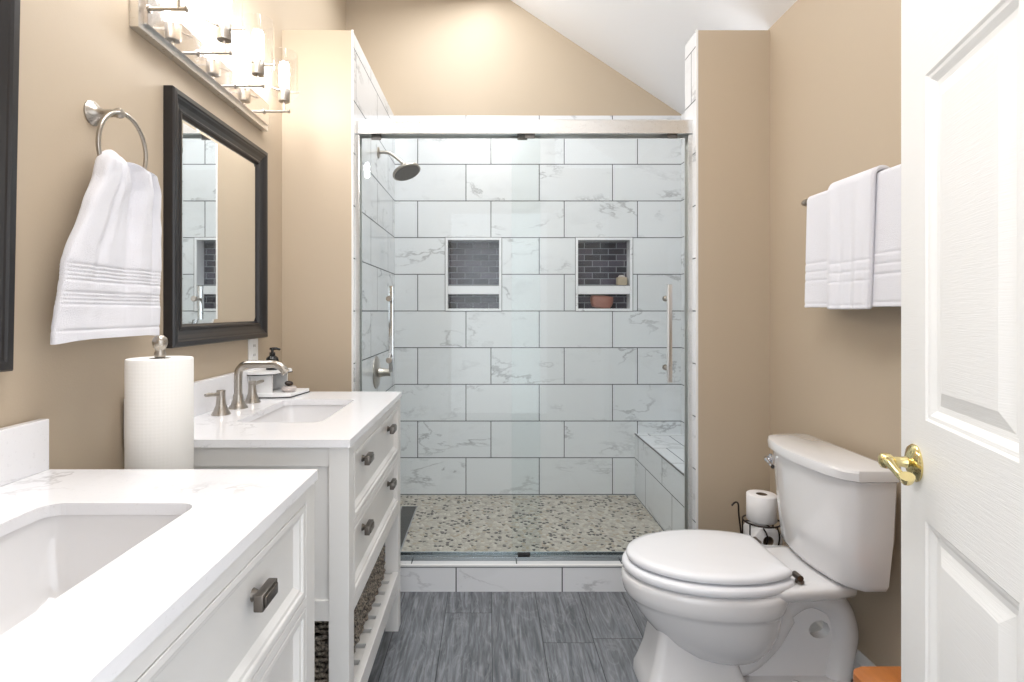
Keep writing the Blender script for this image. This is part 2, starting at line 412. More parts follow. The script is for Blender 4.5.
# back wall: painted above, tiled below with two niches cut out
NZ0, NZ1 = H, H+2*TH
niches = [(-0.272, 0.078), (0.541, 0.896)]
bm = B()
box(bm, XL-0.1, XR+0.1, DB, DB+0.2, ZT, 3.3, mi=0)
xs = [XL-0.1, niches[0][0], niches[0][1], niches[1][0], niches[1][1], XR+0.1]
for i in range(5):
    if i % 2 == 0: box(bm, xs[i], xs[i+1], DB, DB+0.2, 0, ZT, mi=1)
    else:
        box(bm, xs[i], xs[i+1], DB, DB+0.2, 0, NZ0, mi=1); box(bm, xs[i], xs[i+1], DB, DB+0.2, NZ1, ZT, mi=1)
        box(bm, xs[i], xs[i+1], DB+0.1, DB+0.2, NZ0, NZ1, mi=1)
wb = struct(obj('wall_back', bm, ['beige', 'tile_xz']))
for (a0, a1) in niches:
    bm = B(); e = 0.004
    box(bm, a0+e, a1-e, DB+0.088, DB+0.0995, NZ0+e, NZ1-e)
    obj('niche_mosaic', bm, 'mosaic', wb)
    bm = B(); tk = 0.015
    for (x0, x1, z0, z1) in ((a0, a0+tk, NZ0, NZ1), (a1-tk, a1, NZ0, NZ1), (a0+tk, a1-tk, NZ0, NZ0+tk), (a0+tk, a1-tk, NZ1-tk, NZ1)):
        box(bm, x0, x1, DB-0.004, DB+0.088, z0, z1, 0.002)
    obj('niche_trim', bm, 'quartz', wb)
    bm = B()
    for (x0, x1, z0, z1) in ((a0-0.004, a1+0.004, NZ0-0.004, NZ0), (a0-0.004, a1+0.004, NZ1, NZ1+0.004), (a0-0.004, a0, NZ0, NZ1), (a1, a1+0.004, NZ0, NZ1)):
        box(bm, x0, x1, DB-0.001, DB+0.004, z0, z1)
    obj('niche_grout', bm, 'grout', wb)
    bm = B(); box(bm, a0+tk, a1-tk, DB+0.002, DB+0.088, 1.315, 1.368, 0.003); obj('niche_shelf', bm, 'quartz', wb)
    bm = B()
    box(bm, a0+tk, a1-tk, DB+0.001, DB+0.004, 1.368, 1.372); obj('niche_shelf_grout', bm, 'grout', wb)
# left shower wall (free-standing box, painted in front, tiled inside) and right jamb wall
def clad(x0, x1, y0, y1, z0, z1, mf, ml, mrt, mb, mt):
    bm = B(); fs = box(bm, x0, x1, y0, y1, z0, z1)
    for f, m in zip(fs, (ml, mrt, mf, mb, 0, mt)): f.material_index = m
    return bm
MM = ['beige', 'tile_yz', 'tile_xz', 'ceil']
ws = struct(obj('wall_shower_left', clad(XL, SX0, DF, DB, 0, ZT-0.01, 0, 0, 1, 0, 3), MM))
bm = B(); box(bm, SX0-0.004, SX0+0.003, DF-0.002, DF+0.003, 0.11, ZT-0.008); obj('edge_trim', bm, 'white_trim', ws)
ws = struct(obj('wall_shower_right', clad(SX1, XR, DF, DF+0.14, 0, ZT-0.01, 0, 1, 0, 2, 3), MM))
bm = B(); box(bm, SX1-0.003, SX1+0.006, DF-0.002, DF+0.003, 0.11, ZT-0.008); obj('edge_trim', bm, 'white_trim', ws)
# baseboards
def baseboard(name, x, y0, y1, s):
    bm = B(); pts = [(0, 0), (0.014, 0), (0.014, 0.07), (0.010, 0.078), (0.008, 0.09), (0.004, 0.1), (0, 0.1)]
    a = [bm.verts.new((x+s*u_, y0, z)) for u_, z in pts]; b = [bm.verts.new((x+s*u_, y1, z)) for u_, z in pts]
    bm.faces.new(a); bm.faces.new(b[::-1])
    for i in range(7): bm.faces.new((a[i], a[(i+1) % 7], b[(i+1) % 7], b[i]))
    struct(obj(name, bm, 'white_trim'))
baseboard('baseboard_right', XR, 0.2, DF, -1)
baseboard('baseboard_left', XL, 0.2, DF, 1)
bm = B(); box(bm, SX1+0.01, XR-0.014, DF-0.014, DF, 0, 0.095, 0.003); struct(obj('baseboard_back', bm, 'white_trim'))
# shower floor
bm = B(); box(bm, SX0, XR-0.012, DF+0.14, DB, 0.0, 0.06); struct(obj('floor_shower', bm, 'pebble'))
# curb
bm = clad(SX0, SX1, DF, DF+0.14, 0, 0.112, 0, 0, 0, 0, 1)
cb = struct(obj('trim_1', bm, ['tile_curb', 'tile_curb_top']))
bm = B(); box(bm, SX0, SX1, DF-0.002, DF+0.01, 0.108, 0.1165, 0.002); obj('edge_trim', bm, 'white_trim', cb)
bm = B(); box(bm, SX0, SX1, DF-0.0012, DF+0.004, 0.104, 0.108); obj('grout_line', bm, 'grout', cb)

# ------------------------------------------------------------------ open door on the right
DE = Vector((0.797, 1.05, 0.0)); da = Vector((-0.34, -0.94, 0)).normalized(); dn = Vector((-0.94, 0.34, 0)).normalized()
def dp(t_, z, h): return DE+da*t_+dn*h+Vector((0, 0, z))
WD, HD, TD = 0.90, 2.03, 0.035
def dbox(bm, t0, t1, z0, z1, h0, h1, bev=0):
    k = len(bm.verts); box(bm, t0, t1, h0, h1, z0, z1, bev)
    bm.verts.ensure_lookup_table()
    for v in bm.verts[k:]: v.co = dp(v.co.x, v.co.z, v.co.y)
bm = B()
cols = [(0.112, 0.395), (0.505, 0.788)]; rows = [(0.23, 0.845), (1.02, 1.62), (1.735, 1.92)]
ts = [0, 0.112, 0.395, 0.505, 0.788, WD]; zs = [0.012, 0.23, 0.845, 1.02, 1.62, 1.735, 1.92, HD]
for i in range(5):
    if i % 2 == 0: dbox(bm, ts[i], ts[i+1], zs[0], zs[-1], -TD, 0)
    else:
        for j in range(0, 7, 2): dbox(bm, ts[i], ts[i+1], zs[j], zs[j+1], -TD, 0)
for (t0, t1) in cols:
    for (z0, z1) in rows:
        nested(bm, dp, t0, t1, z0, z1, [(0, 0), (0.004, -0.003), (0.010, -0.004), (0.020, -0.010), (0.030, -0.011), (0.055, -0.003), (0.06, -0.003)])
        nested(bm, dp, t0, t1, z0, z1, [(0, -TD), (0.010, -TD+0.004), (0.020, -TD+0.010), (0.030, -TD+0.011), (0.055, -TD+0.003)])
door = struct(obj('door_1', bm, 'door', loc=(DE.x, DE.y, 0.0)), 'white six panel door standing open beside the toilet')
kc = dp(0.071, 0.935, 0)
bm = B(); lathe(bm, kc, [(0.033, 0), (0.034, 0.003), (0.030, 0.008), (0.018, 0.012), (0.012, 0.014)], dn, 32)
ro = obj('rosette', bm, 'brass', door, smooth=40)
bm = B()
lathe(bm, kc+dn*0.012, [(0.011, 0), (0.009, 0.010), (0.0085, 0.022), (0.013, 0.027), (0.0145, 0.034), (0.013, 0.041), (0.006, 0.045)], dn, 20)
e0 = kc+dn*0.044
pts = [e0, e0+da*0.02+Vector((0, 0, -0.001)), e0+da*0.04+Vector((0, 0, -0.007))-dn*0.002, e0+da*0.058+Vector((0, 0, -0.013))-dn*0.005,
       e0+da*0.072+Vector((0, 0, -0.014))-dn*0.007, e0+da*0.078+Vector((0, 0, -0.006))-dn*0.006]
sp = spline(pts, 6)
tube(bm, sp, [0.0105-0.0045*math.sin(PI*min(1, i/len(sp)*1.1))+0.001 for i in range(len(sp))], 12)
obj('lever_handle', bm, 'brass', door, smooth=50)

# ------------------------------------------------------------------ vanities
CX = -0.337; FX = -0.342; ZC = 0.898
def make_vanity(y0, label, ko=0.19, kz=0.034):
    y1 = y0+0.787; ym = (y0+y1)/2
    t_ = thing('bathroom_vanity', label, 'vanity', (XL+0.28, ym, 0), 'white two-drawer vanities')
    yb0, yb1 = y0+0.010, y1-0.004
    xb = XL+0.006
    ztop = ZC-0.019
    # worktop with rectangular cut-out, rounded corners
    sx0, sx1, sy0, sy1 = -0.715, -0.470, ym-0.19, ym+0.205
    bm = B()
    def rrect(x0, x1, a0, a1, r, z, n=6):
        o_ = []
        for cx, cy, st in ((x1-r, a1-r, 0), (x0+r, a1-r, PI/2), (x0+r, a0+r, PI), (x1-r, a0+r, 3*PI/2)):
            for k in range(n+1):
                an = st+PI/2*k/n; o_.append(Vector((cx+r*math.cos(an), cy+r*math.sin(an), z)))
        return o_
    outer = rrect(xb, CX, y0, y1, 0.003, ZC); inner = rrect(sx0, sx1, sy0, sy1, 0.028, ZC)
    low_o = [p-Vector((0, 0, 0.019)) for p in outer]; low_i = [p-Vector((0, 0, 0.019)) for p in inner]
    loft(bm, [low_i, inner, outer, low_o], False, False, closed=True)
    for f in bm.faces: f.smooth = False
    obj('worktop', bm, 'quartz', t_)
    bm = B(); box(bm, xb, xb+0.02, y0, y1, ZC, ZC+0.1, 0.002); obj('backsplash', bm, 'quartz', t_)
    # sink bowl
    bm = B()
    rs = [rrect(sx0-0.010, sx1+0.010, sy0-0.01, sy1+0.01, 0.03, ztop), rrect(sx0-0.004, sx1+0.004, sy0-0.004, sy1+0.004, 0.03, ztop),
          rrect(sx0-0.002, sx1+0.002, sy0-0.002, sy1+0.002, 0.035, ztop-0.03), rrect(sx0+0.010, sx1-0.010, sy0+0.01, sy1-0.01, 0.045, ztop-0.11),
          rrect(sx0+0.035, sx1-0.035, sy0+0.035, sy1-0.035, 0.05, ztop-0.135), rrect(sx0+0.1, sx1-0.1, sy0+0.17, sy1-0.17, 0.012, ztop-0.142)]
    loft(bm, rs, False, True)
    sk = obj('sink_bowl', bm, 'porcelain', t_, smooth=60)
    bm = B(); lathe(bm, ((sx0+sx1)/2, ym, ztop-0.1415), [(0.028, 0), (0.028, 0.002), (0.02, 0.003), (0.005, 0.001)], n=24); obj('drain', bm, 'nickel', sk, smooth=40)
    # corner posts and frame = body
    pw = 0.05
    for (x0, x1) in ((xb, xb+pw), (FX-pw, FX)):
        for (a0, a1) in ((yb0, yb0+pw), (yb1-pw, yb1)):
            bm = B(); box(bm, x0, x1, a0, a1, 0.0, ztop, 0.002); obj('leg', bm, 'cabinet', t_)
    bm = B()
    for a in (yb0, yb1):
        s_ = 1 if a == yb0 else -1
        def yy(p, q): return (a+s_*p, a+s_*q) if s_ > 0 else (a-q, a-p)
        y_a, y_b = yy(0.012, 0.022); box(bm, xb+pw, FX-pw, y_a, y_b, 0.45, ztop)              # recessed side panel
        y_a, y_b = yy(0.004, 0.022); box(bm, xb+pw, FX-pw, y_a, y_b, ztop-0.05, ztop, 0.001)      # top rail
        box(bm, xb+pw, FX-pw, y_a, y_b, 0.45, 0.50, 0.001)                                  # lower rail
    box(bm, xb, xb+0.012, yb0+pw, yb1-pw, 0.45, ztop)
    box(bm, xb+0.012, FX-0.02, yb0+0.022, yb1-0.022, 0.452, 0.468)
    # front frame rails
    box(bm, FX-0.02, FX, yb0+pw, yb1-pw, ztop-0.028, ztop, 0.0015)
    box(bm, FX-0.02, FX, yb0+pw, yb1-pw, 0.658, 0.676, 0.0015)
    box(bm, FX-0.02, FX, yb0+pw, yb1-pw, 0.45, 0.484, 0.0015)
    obj('body', bm, 'cabinet', t_)
    for (z0, z1) in ((0.678, ztop-0.030), (0.486, 0.656)):
        bm = B(); a0, a1 = yb0+pw+0.002, yb1-pw-0.002
        fn = lambda u_, v_, h_: (FX+h_, u_, v_)
        nested(bm, fn, a0, a1, z0, z1, [(0, -0.02), (0, -0.001), (0.001, 0.0), (0.010, 0.0), (0.013, -0.001), (0.015, -0.004), (0.021, -0.005), (0.023, -0.007), (0.030, -0.013), (0.032, -0.013)])
        quad(bm, (FX-0.02, a0, z0), (FX-0.02, a1, z0), (FX-0.02, a1, z1), (FX-0.02, a0, z1))
        dr = obj('drawer', bm, 'cabinet', t_)
        for k in (-1, 1):
            bm = B(); yc = ym+k*ko; zc = (z0+z1)/2+kz
            box(bm, FX-0.001, FX+0.014, yc-0.028, yc+0.028, zc-0.0125, zc+0.0125, 0.003)
            box(bm, FX+0.0135, FX+0.0165, yc-0.022, yc+0.022, zc-0.008, zc+0.008, 0.001)
            lathe(bm, (FX-0.013, yc, zc), [(0.010, 0), (0.0085, 0.004), (0.006, 0.008), (0.008, 0.014)], (1, 0, 0), 16)
            obj('knob', bm, 'bronze', dr, smooth=40)
    # slatted shelf
    bm = B()
    box(bm, FX-0.022, FX+0.0, yb0+pw, yb1-pw, 0.165, 0.225, 0.002)
    box(bm, xb+0.0, xb+0.03, yb0+pw, yb1-pw, 0.165, 0.225, 0.002)
    for a0 in (yb0+0.008, yb1-0.028): box(bm, xb+pw, FX-pw, a0, a0+0.02, 0.165, 0.225, 0.002)
    n = 9; L = (yb1-yb0-2*pw)
    for k in range(n):
        a0 = yb0+pw+L*(k+0.14)/n; box(bm, xb+0.03, FX-0.0218, a0, a0+L/n*0.7, 0.205, 0.2235, 0.001)
    sf = obj('slatted_shelf', bm, 'cabinet', t_)
    return t_
van1 = make_vanity(0.283, 'nearer white vanity with quartz top and undermount sink in the left foreground', 0.140, 0.020)
van2 = make_vanity(0.283+1.033, 'farther white vanity with the faucet, standing beside the shower')
# baskets on the shelf
def make_basket(yc, label):
    x0, x1 = XL+0.07, FX-0.046; y0, y1 = yc-0.158, yc+0.158; z0, z1 = 0.226, 0.438
    t_ = thing('wicker_basket', label, 'basket', ((x0+x1)/2, yc, z0), 'dark wicker baskets on the vanity shelves')
    def rp(k, n, e, ph, amp):
        u_ = k/n*4; s = int(u_) % 4; f = u_-int(u_)
        p = [(x0, y0), (x1, y0), (x1, y1), (x0, y1)]
        a, b = p[s], p[(s+1) % 4]; x = a[0]+(b[0]-a[0])*f; y = a[1]+(b[1]-a[1])*f
        nx, ny = [(0, -1), (1, 0), (0, 1), (-1, 0)][s]
        w_ = amp*math.sin(k*PI/2+ph)
        x = min(max(x, x0+0.006), x1-0.006); y = min(max(y, y0+0.006), y1-0.006)
        return x+nx*w_, y+ny*w_
    bm = B(); rows_ = 15; N = 96
    rnd = random.Random(3)
    for r_ in range(rows_):
        z = z0+0.008+(z1-z0-0.016)*r_/(rows_-1)
        pts = []
        for k in range(N):
            x, y = rp(k, N, 0, (r_ % 2)*PI, 0.004); pts.append((x, y, z+rnd.uniform(-0.0022, 0.0022)))
        tube(bm, pts, 0.0062+rnd.uniform(-0.001, 0.001), 6, closed=True)
    for k in range(0, N, 4):
        x, y = rp(k, N, 0, 0, 0.0); tube(bm, [(x, y, z0+0.004), (x, y, z1)], 0.0035, 6)
    wv_ = obj('woven_side', bm, 'wicker', t_, smooth=60)
    bm = B(); box(bm, x0+0.004, x1-0.004, y0+0.004, y1-0.004, z0, z0+0.008, 0.002); obj('base', bm, 'wicker', t_)
    bm = B()
    for q in (0, PI):
        pts = []
        for k in range(N):
            x, y = rp(k, N, 0, 0, 0); pts.append((x, y, z1+0.002+0.004*math.sin(k*PI/3+q)))
        tube(bm, pts, 0.006, 6, closed=True)
    obj('rim', bm, 'wicker', t_, smooth=60)
    return t_
bk = make_basket(2.103-0.012-0.05-0.17, 'farther dark wicker basket on the shelf of the vanity beside the shower')
dup(bk, (bk.location.x, 1.545, bk.location.z), 'nearer dark wicker basket on the shelf of the vanity beside the shower')
dup(bk, (bk.location.x, 0.845, bk.location.z), 'dark wicker basket under the foreground vanity')

# ------------------------------------------------------------------ faucet
fy = 1.745
ft = thing('widespread_faucet', 'brushed nickel faucet with arched spout and two lever handles behind the sink', 'faucet', (-0.806, fy, ZC))
bm = B()
lathe(bm, (-0.806, fy, ZC), [(0.029, 0), (0.029, 0.004), (0.022, 0.012), (0.0165, 0.028), (0.0145, 0.045)], n=28)
pts = [(-0.806, fy, ZC+0.04), (-0.806, fy, ZC+0.09), (-0.804, fy, ZC+0.118), (-0.792, fy, ZC+0.135), (-0.772, fy, ZC+0.141), (-0.72, fy, ZC+0.141), (-0.69, fy, ZC+0.141), (-0.668, fy, ZC+0.132), (-0.656, fy, ZC+0.118)]
tube(bm, spline(pts, 6), 0.0125, 18)
sp_ = obj('spout', bm, 'nickel', ft, smooth=45)
bm = B(); d = Vector((0.65, 0, -0.76)).normalized(); lathe(bm, Vector((-0.657, fy, ZC+0.119)), [(0.0138, -0.002), (0.0138, 0.008), (0.009, 0.009)], d, 18); obj('aerator', bm, 'nickel', sp_, smooth=40)
for dy, ang in ((-0.108, PI*1.12), (0.108, PI*0.05)):
    bm = B(); y = fy+dy
    lathe(bm, (-0.808, y, ZC), [(0.027, 0), (0.027, 0.003), (0.021, 0.012), (0.0145, 0.03), (0.0125, 0.05), (0.0125, 0.068), (0.013, 0.07), (0.012, 0.073)], n=28)
    dd = Vector((math.sin(ang+PI/2)*0.35, math.cos(ang)*1.0, 0.0)).normalized() if dy < 0 else Vector((0.25, 1, 0)).normalized()
    c = Vector((-0.808, y, ZC+0.062))
    hd = obj('handle', bm, 'nickel', ft, smooth=45)
    bm = B(); tube(bm, [c, c+dd*0.02+Vector((0, 0, 0.001)), c+dd*0.045+Vector((0, 0, 0.004)), c+dd*0.058+Vector((0, 0, 0.004))], [0.0065, 0.0055, 0.006, 0.0045], 12)
    obj('lever', bm, 'nickel', hd, smooth=50)

# ------------------------------------------------------------------ two-tier tray with soap and pump bottle
tr = thing('tiered_tray', 'small white two-tier corner tray with black edging on the far vanity top', 'tray', (-0.8, 2.03, ZC))
def tier(nm, poly, z0, z1):
    bm = B(); prism(bm, poly, z0, z1, 0.001); o = obj(nm, bm, 'plate', tr)
    bm = B(); c = Vector((sum(p[0] for p in poly)/len(poly), sum(p[1] for p in poly)/len(poly)))
    q = [(c.x+(p[0]-c.x)*1.02, c.y+(p[1]-c.y)*1.02) for p in poly]
    prism(bm, q, z0-0.003, z0); obj('edging', bm, 'black', o)
tier('lower_tier', [(-0.868, 1.945), (-0.86, 1.935), (-0.775, 1.935), (-0.712, 1.95), (-0.69, 2.085), (-0.868, 2.085)], ZC+0.004, ZC+0.016)
tier('upper_tier', [(-0.868, 1.945), (-0.86, 1.935), (-0.82, 1.935), (-0.775, 1.955), (-0.745, 2.055), (-0.76, 2.08), (-0.868, 2.08)], ZC+0.084, ZC+0.094)
bm = B()
box(bm, -0.868, -0.862, 1.95, 2.08, ZC+0.016, ZC+0.081); box(bm, -0.868, -0.77, 2.07, 2.078, ZC+0.016, ZC+0.081)
box(bm, -0.862, -0.785, 1.965, 1.972, ZC+0.016, ZC+0.081)
obj('support', bm, 'plate', tr)
pb = thing('pump_bottle', 'black pump bottle on the upper tier of the small white tray', 'bottle', (-0.806, 2.02, ZC+0.094))
bm = B(); o = (-0.806, 2.02, ZC+0.094)
lathe(bm, o, [(0.021, 0), (0.0225, 0.002), (0.0225, 0.038), (0.021, 0.044), (0.012, 0.051), (0.009, 0.054)], n=24); obj('body', bm, 'black', pb, smooth=40)
bm = B(); lathe(bm, o, [(0.0105, 0.0542), (0.0105, 0.064), (0.005, 0.065), (0.005, 0.074), (0.010, 0.074), (0.010, 0.081), (0.006, 0.082)], n=20)
tube(bm, [(-0.806, 2.02, ZC+0.171), (-0.79, 2.018, ZC+0.1725), (-0.776, 2.017, ZC+0.169)], [0.006, 0.005, 0.004], 10); obj('pump', bm, 'black', pb, smooth=40)
ds = thing('soap_dish', 'small pale round dish holding a dark lump on the lower tier', 'dish', (-0.735, 1.995, ZC+0.016))
bm = B(); lathe(bm, (-0.735, 1.995, ZC+0.016), [(0.017, 0), (0.024, 0.004), (0.027, 0.012), (0.024, 0.019), (0.012, 0.022)], n=24); obj('dish', bm, 'stone', ds, smooth=50)
bm = B()
bmesh.ops.create_icosphere(bm, subdivisions=3, radius=0.013)
for v in bm.verts: v.co = Vector((v.co.x*1.2, v.co.y, v.co.z*0.7))*(1+0.12*noise.noise(v.co*90))+Vector((-0.733, 1.99, ZC+0.016+0.031))
obj('pebble', bm, 'iron', ds, smooth=80)

# ------------------------------------------------------------------ outlet
ot = thing('outlet_plate', 'white outlet plate on the wall under the black framed mirror', 'outlet', (XL, 2.045, 1.03))
bm = B(); box(bm, XL, XL+0.006, 2.008, 2.085, 1.0, 1.118, 0.002); obj('cover', bm, 'plate', ot)
bm = B(); box(bm, XL+0.006, XL+0.008, 2.03, 2.063, 1.025, 1.093, 0.0008); rc = obj('rocker', bm, 'plate', ot)
bm = B()
bm.free()
for z in (1.04, 1.075):
    for y in (2.039, 2.050):
        bm = B(); box(bm, XL+0.0078, XL+0.0084, y, y+0.003, z, z+0.009); obj('slot', bm, 'black', rc)

# ------------------------------------------------------------------ paper towel on a slim stand between the vanities
st = thing('side_stand', 'slim white stand between the two vanities under the paper towel', 'stand', (-0.745, 1.195, 0))
bm = B(); prism(bm, [(-0.745+0.105*math.cos(a*PI/16), 1.195+0.105*math.sin(a*PI/16)) for a in range(32)], 0.79, 0.81, 0.003); obj('top', bm, 'cabinet', st)
bm = B(); lathe(bm, (-0.745, 1.195, 0), [(0.1, 0), (0.1, 0.012), (0.03, 0.03), (0.016, 0.06), (0.014, 0.4), (0.014, 0.76), (0.04, 0.79)], n=32); obj('pedestal', bm, 'cabinet', st, smooth=40)
pt = thing('paper_towel_holder', 'nickel paper towel holder with a full white roll between the vanities', 'paper towel', (-0.727, 1.2, 0.81))
c = Vector((-0.727, 1.2, 0.81))
bm = B(); lathe(bm, c, [(0.074, 0), (0.074, 0.006), (0.068, 0.010), (0.007, 0.012), (0.007, 0.296), (0.0105, 0.298), (0.0115, 0.305), (0.0095, 0.314), (0.0115, 0.318), (0.0145, 0.325), (0.0155, 0.332), (0.0135, 0.340), (0.007, 0.346)], n=28)
obj('spindle', bm, 'nickel', pt, smooth=40)
bm = B(); lathe(bm, c+Vector((0, 0, 0.012)), [(0.022, 0), (0.064, 0.0), (0.0655, 0.003), (0.0655, 0.281), (0.064, 0.284), (0.022, 0.284)], n=48, closed=True)
rl = obj('paper_roll', bm, 'paper', pt, smooth=50)
bm = B(); lathe(bm, c+Vector((0, 0, 0.012)), [(0.0195, 0), (0.0215, 0), (0.0215, 0.283), (0.0195, 0.283)], n=32, closed=True); obj('core', bm, 'card', rl, smooth=50)

# ------------------------------------------------------------------ mirrors
def make_mirror(y0, y1, z0, z1, label):
    t_ = thing('wall_mirror', label, 'mirror', (XL, (y0+y1)/2, z0), 'black framed mirrors above the vanities')
    fn = lambda u_, v_, h_: (XL+h_, u_, v_)
    bm = B()
    nested(bm, fn, y0, y1, z0, z1, [(0, 0.001), (0, 0.026), (0.003, 0.030), (0.016, 0.031), (0.020, 0.028), (0.024, 0.027), (0.034, 0.021), (0.044, 0.018), (0.048, 0.018), (0.052, 0.021), (0.057, 0.020), (0.062, 0.012), (0.066, 0.008)], fill=False)
    obj('frame', bm, 'frame', t_)
    bm = B(); nested(bm, fn, y0+0.06, y1-0.06, z0+0.06, z1-0.06, [(0, 0.002), (0, 0.0092), (0.016, 0.0115)]); 
    obj('mirror_glass', bm, 'mirror', t_)
    return t_
m2 = make_mirror(1.486, 2.12, 1.108, 1.828, 'black framed mirror above the farther vanity, reflecting the shower tile')
m1 = dup(m2, (XL, 0.987-0.317, 1.108), 'black framed mirror cut off at the left edge of the photo')
m1.rotation_euler.x = -0.022

# ------------------------------------------------------------------ vanity light
vl = thing('vanity_light', 'four-lamp nickel vanity light with clear glass cylinders above the mirror', 'light fixture', (XL, 1.72, 1.97))
bm = B(); box(bm, XL, XL+0.024, 1.345, 2.135, 1.915, 2.028, 0.0015); bp = obj('backplate', bm, 'rail', vl)
bm = B(); box(bm, XL+0.024, XL+0.034, 1.365, 2.118, 1.932, 2.014, 0.001); obj('polished_plate', bm, 'bar_polish', bp)
ZA = 1.972
for k in range(4):
    y = 1.37+0.2345*k; xt_ = -0.782
    bm = B(); tube(bm, [(XL+0.033, y, ZA), (-0.763, y, ZA)], 0.0045, 12)
    lathe(bm, (-0.765, y, ZA), [(0.0075, 0), (0.0075, 0.004), (0.005, 0.005)], (1, 0, 0), 14)
    lathe(bm, (XL+0.033, y, ZA), [(0.010, 0), (0.010, 0.004), (0.006, 0.005)], (1, 0, 0), 14)
    ar = obj('lamp_arm', bm, 'nickel', vl, smooth=40)
    bm = B(); lathe(bm, (xt_, y, ZA), [(0.0045, 0.0), (0.0045, 0.036), (0.020, 0.037), (0.021, 0.040), (0.021, 0.086), (0.018, 0.087)], n=24)
    for an in (0, PI*2/3, PI*4/3):
        dd = Vector((math.cos(an), math.sin(an), 0)); tube(bm, [Vector((xt_, y, ZA+0.072))+dd*0.018, Vector((xt_, y, ZA+0.072))+dd*0.060], 0.0028, 8)
    obj('socket_cup', bm, 'nickel', ar, smooth=40)
    bm = B(); lathe(bm, (xt_, y, ZA+0.065), [(0.050, 0), (0.052, 0), (0.052, 0.155), (0.050, 0.155)], n=40, closed=True)
    obj('glass_shade', bm, 'shade', ar, smooth=60)
    bm = B(); lathe(bm, (xt_, y, ZA+0.086), [(0.011, 0), (0.014, 0.010), (0.0175, 0.022), (0.0185, 0.045), (0.0185, 0.085), (0.015, 0.098), (0.003, 0.104)], n=24)
    obj('bulb', bm, 'bulb', ar, smooth=60)

# ------------------------------------------------------------------ towel ring and towel
rg = thing('towel_ring', 'brushed nickel towel ring on the left wall holding the white towel', 'towel ring', (XL, 1.222, 1.655))
bm = B()
lathe(bm, (XL, 1.222, 1.655), [(0.028, 0), (0.028, 0.003), (0.024, 0.007), (0.015, 0.014), (0.0095, 0.028), (0.0085, 0.05), (0.011, 0.056), (0.012, 0.062), (0.009, 0.068), (0.003, 0.069)], (1, 0, 0), 28)
obj('post', bm, 'nickel', rg, smooth=40)
bm = B(); RC = Vector((-0.832, 1.236, 1.577)); RR = 0.080
tube(bm, [RC+Vector((0.004*math.sin(a_*PI/24), RR*math.cos(a_*PI/24), RR*math.sin(a_*PI/24))) for a_ in range(48)], 0.0048, 12, closed=True)
obj('ring', bm, 'nickel', rg, smooth=60)
def lerp_tab(tab, z):
    for (za, va), (zb, vb) in zip(tab, tab[1:]):
        if za >= z >= zb:
            k = (za-z)/(za-zb); k = k*k*(3-2*k)*0.5+k*0.5; return va+(vb-va)*k
    return tab[-1][1] if z < tab[-1][0] else tab[0][1]
left = [(1.57, 1.163), (1.50, 1.142), (1.43, 1.108), (1.304, 1.053), (1.15, 1.030)]
right = [(1.57, 1.275), (1.535, 1.318), (1.49, 1.338), (1.40, 1.350), (1.30, 1.360), (1.15, 1.362)]
thick = [(1.57, 0.030), (1.52, 0.030), (1.40, 0.022), (1.15, 0.014)]
bm = B(); rings_ = []; N = 110; NZ = 190
for i in range(NZ+1):
    z = 1.150+(1.562-1.150)*i/NZ
    l, r = lerp_tab(left, z), lerp_tab(right, z); th = lerp_tab(thick, z)
    g = (z-1.15)/0.42
    pin = 1.0 if z < 1.53 else max(0.12, math.sqrt(max(0, 1-((z-1.53)/0.0325)**2)))
    band = 0.0
    for zb in (1.172, 1.224, 1.232, 1.240, 1.248, 1.272, 1.280, 1.288, 1.296, 1.304): band -= 0.0034*math.exp(-((z-zb)/0.0026)**2)
    ring = []
    for j in range(N):
        a_ = 2*PI*j/N; ca, sa = math.cos(a_), math.sin(a_)
        f = (1-ca)/2
        y = l+(r-l)*(0.5+0.5*math.copysign(abs(ca)**0.8, ca))
        y = (l+r)/2+(y-(l+r)/2)*(0.55+0.45*pin if pin < 1 else 1)
        q = (y-l)/(r-l); fold = 0.010*(0.3+g)*math.sin(q*8.5+0.6)+0.006*g*math.sin(q*19+2.0)-0.022*min(1, g*1.5)*math.exp(-((q-0.60)/0.055)**2)-0.012*min(1, g*2)*math.exp(-((q-0.27)/0.05)**2)-0.016*min(1, g*1.3+0.1)*math.exp(-((q-0.87)/0.04)**2)
        x = -0.832+fold+(th*pin+band)*math.copysign(abs(sa)**0.55, sa)+0.002*noise.noise(Vector((y*30, z*30, a_)))
        zz = z+(0.012*math.sin((y-1.03)*9)-0.004 if i == 0 else 0)+(-0.020*(1-f) if z > 1.53 else 0)*((z-1.53)/0.042)
        ring.append((max(x, XL+0.006), y, zz))
    rings_.append(ring)
loft(bm, rings_, True, True)
tag(obj('hand_towel', bm, 'terry', smooth=70, loc=(-0.832, 1.2, 1.15)), 'white hand towel bunched through the nickel ring on the left wall', 'towel')

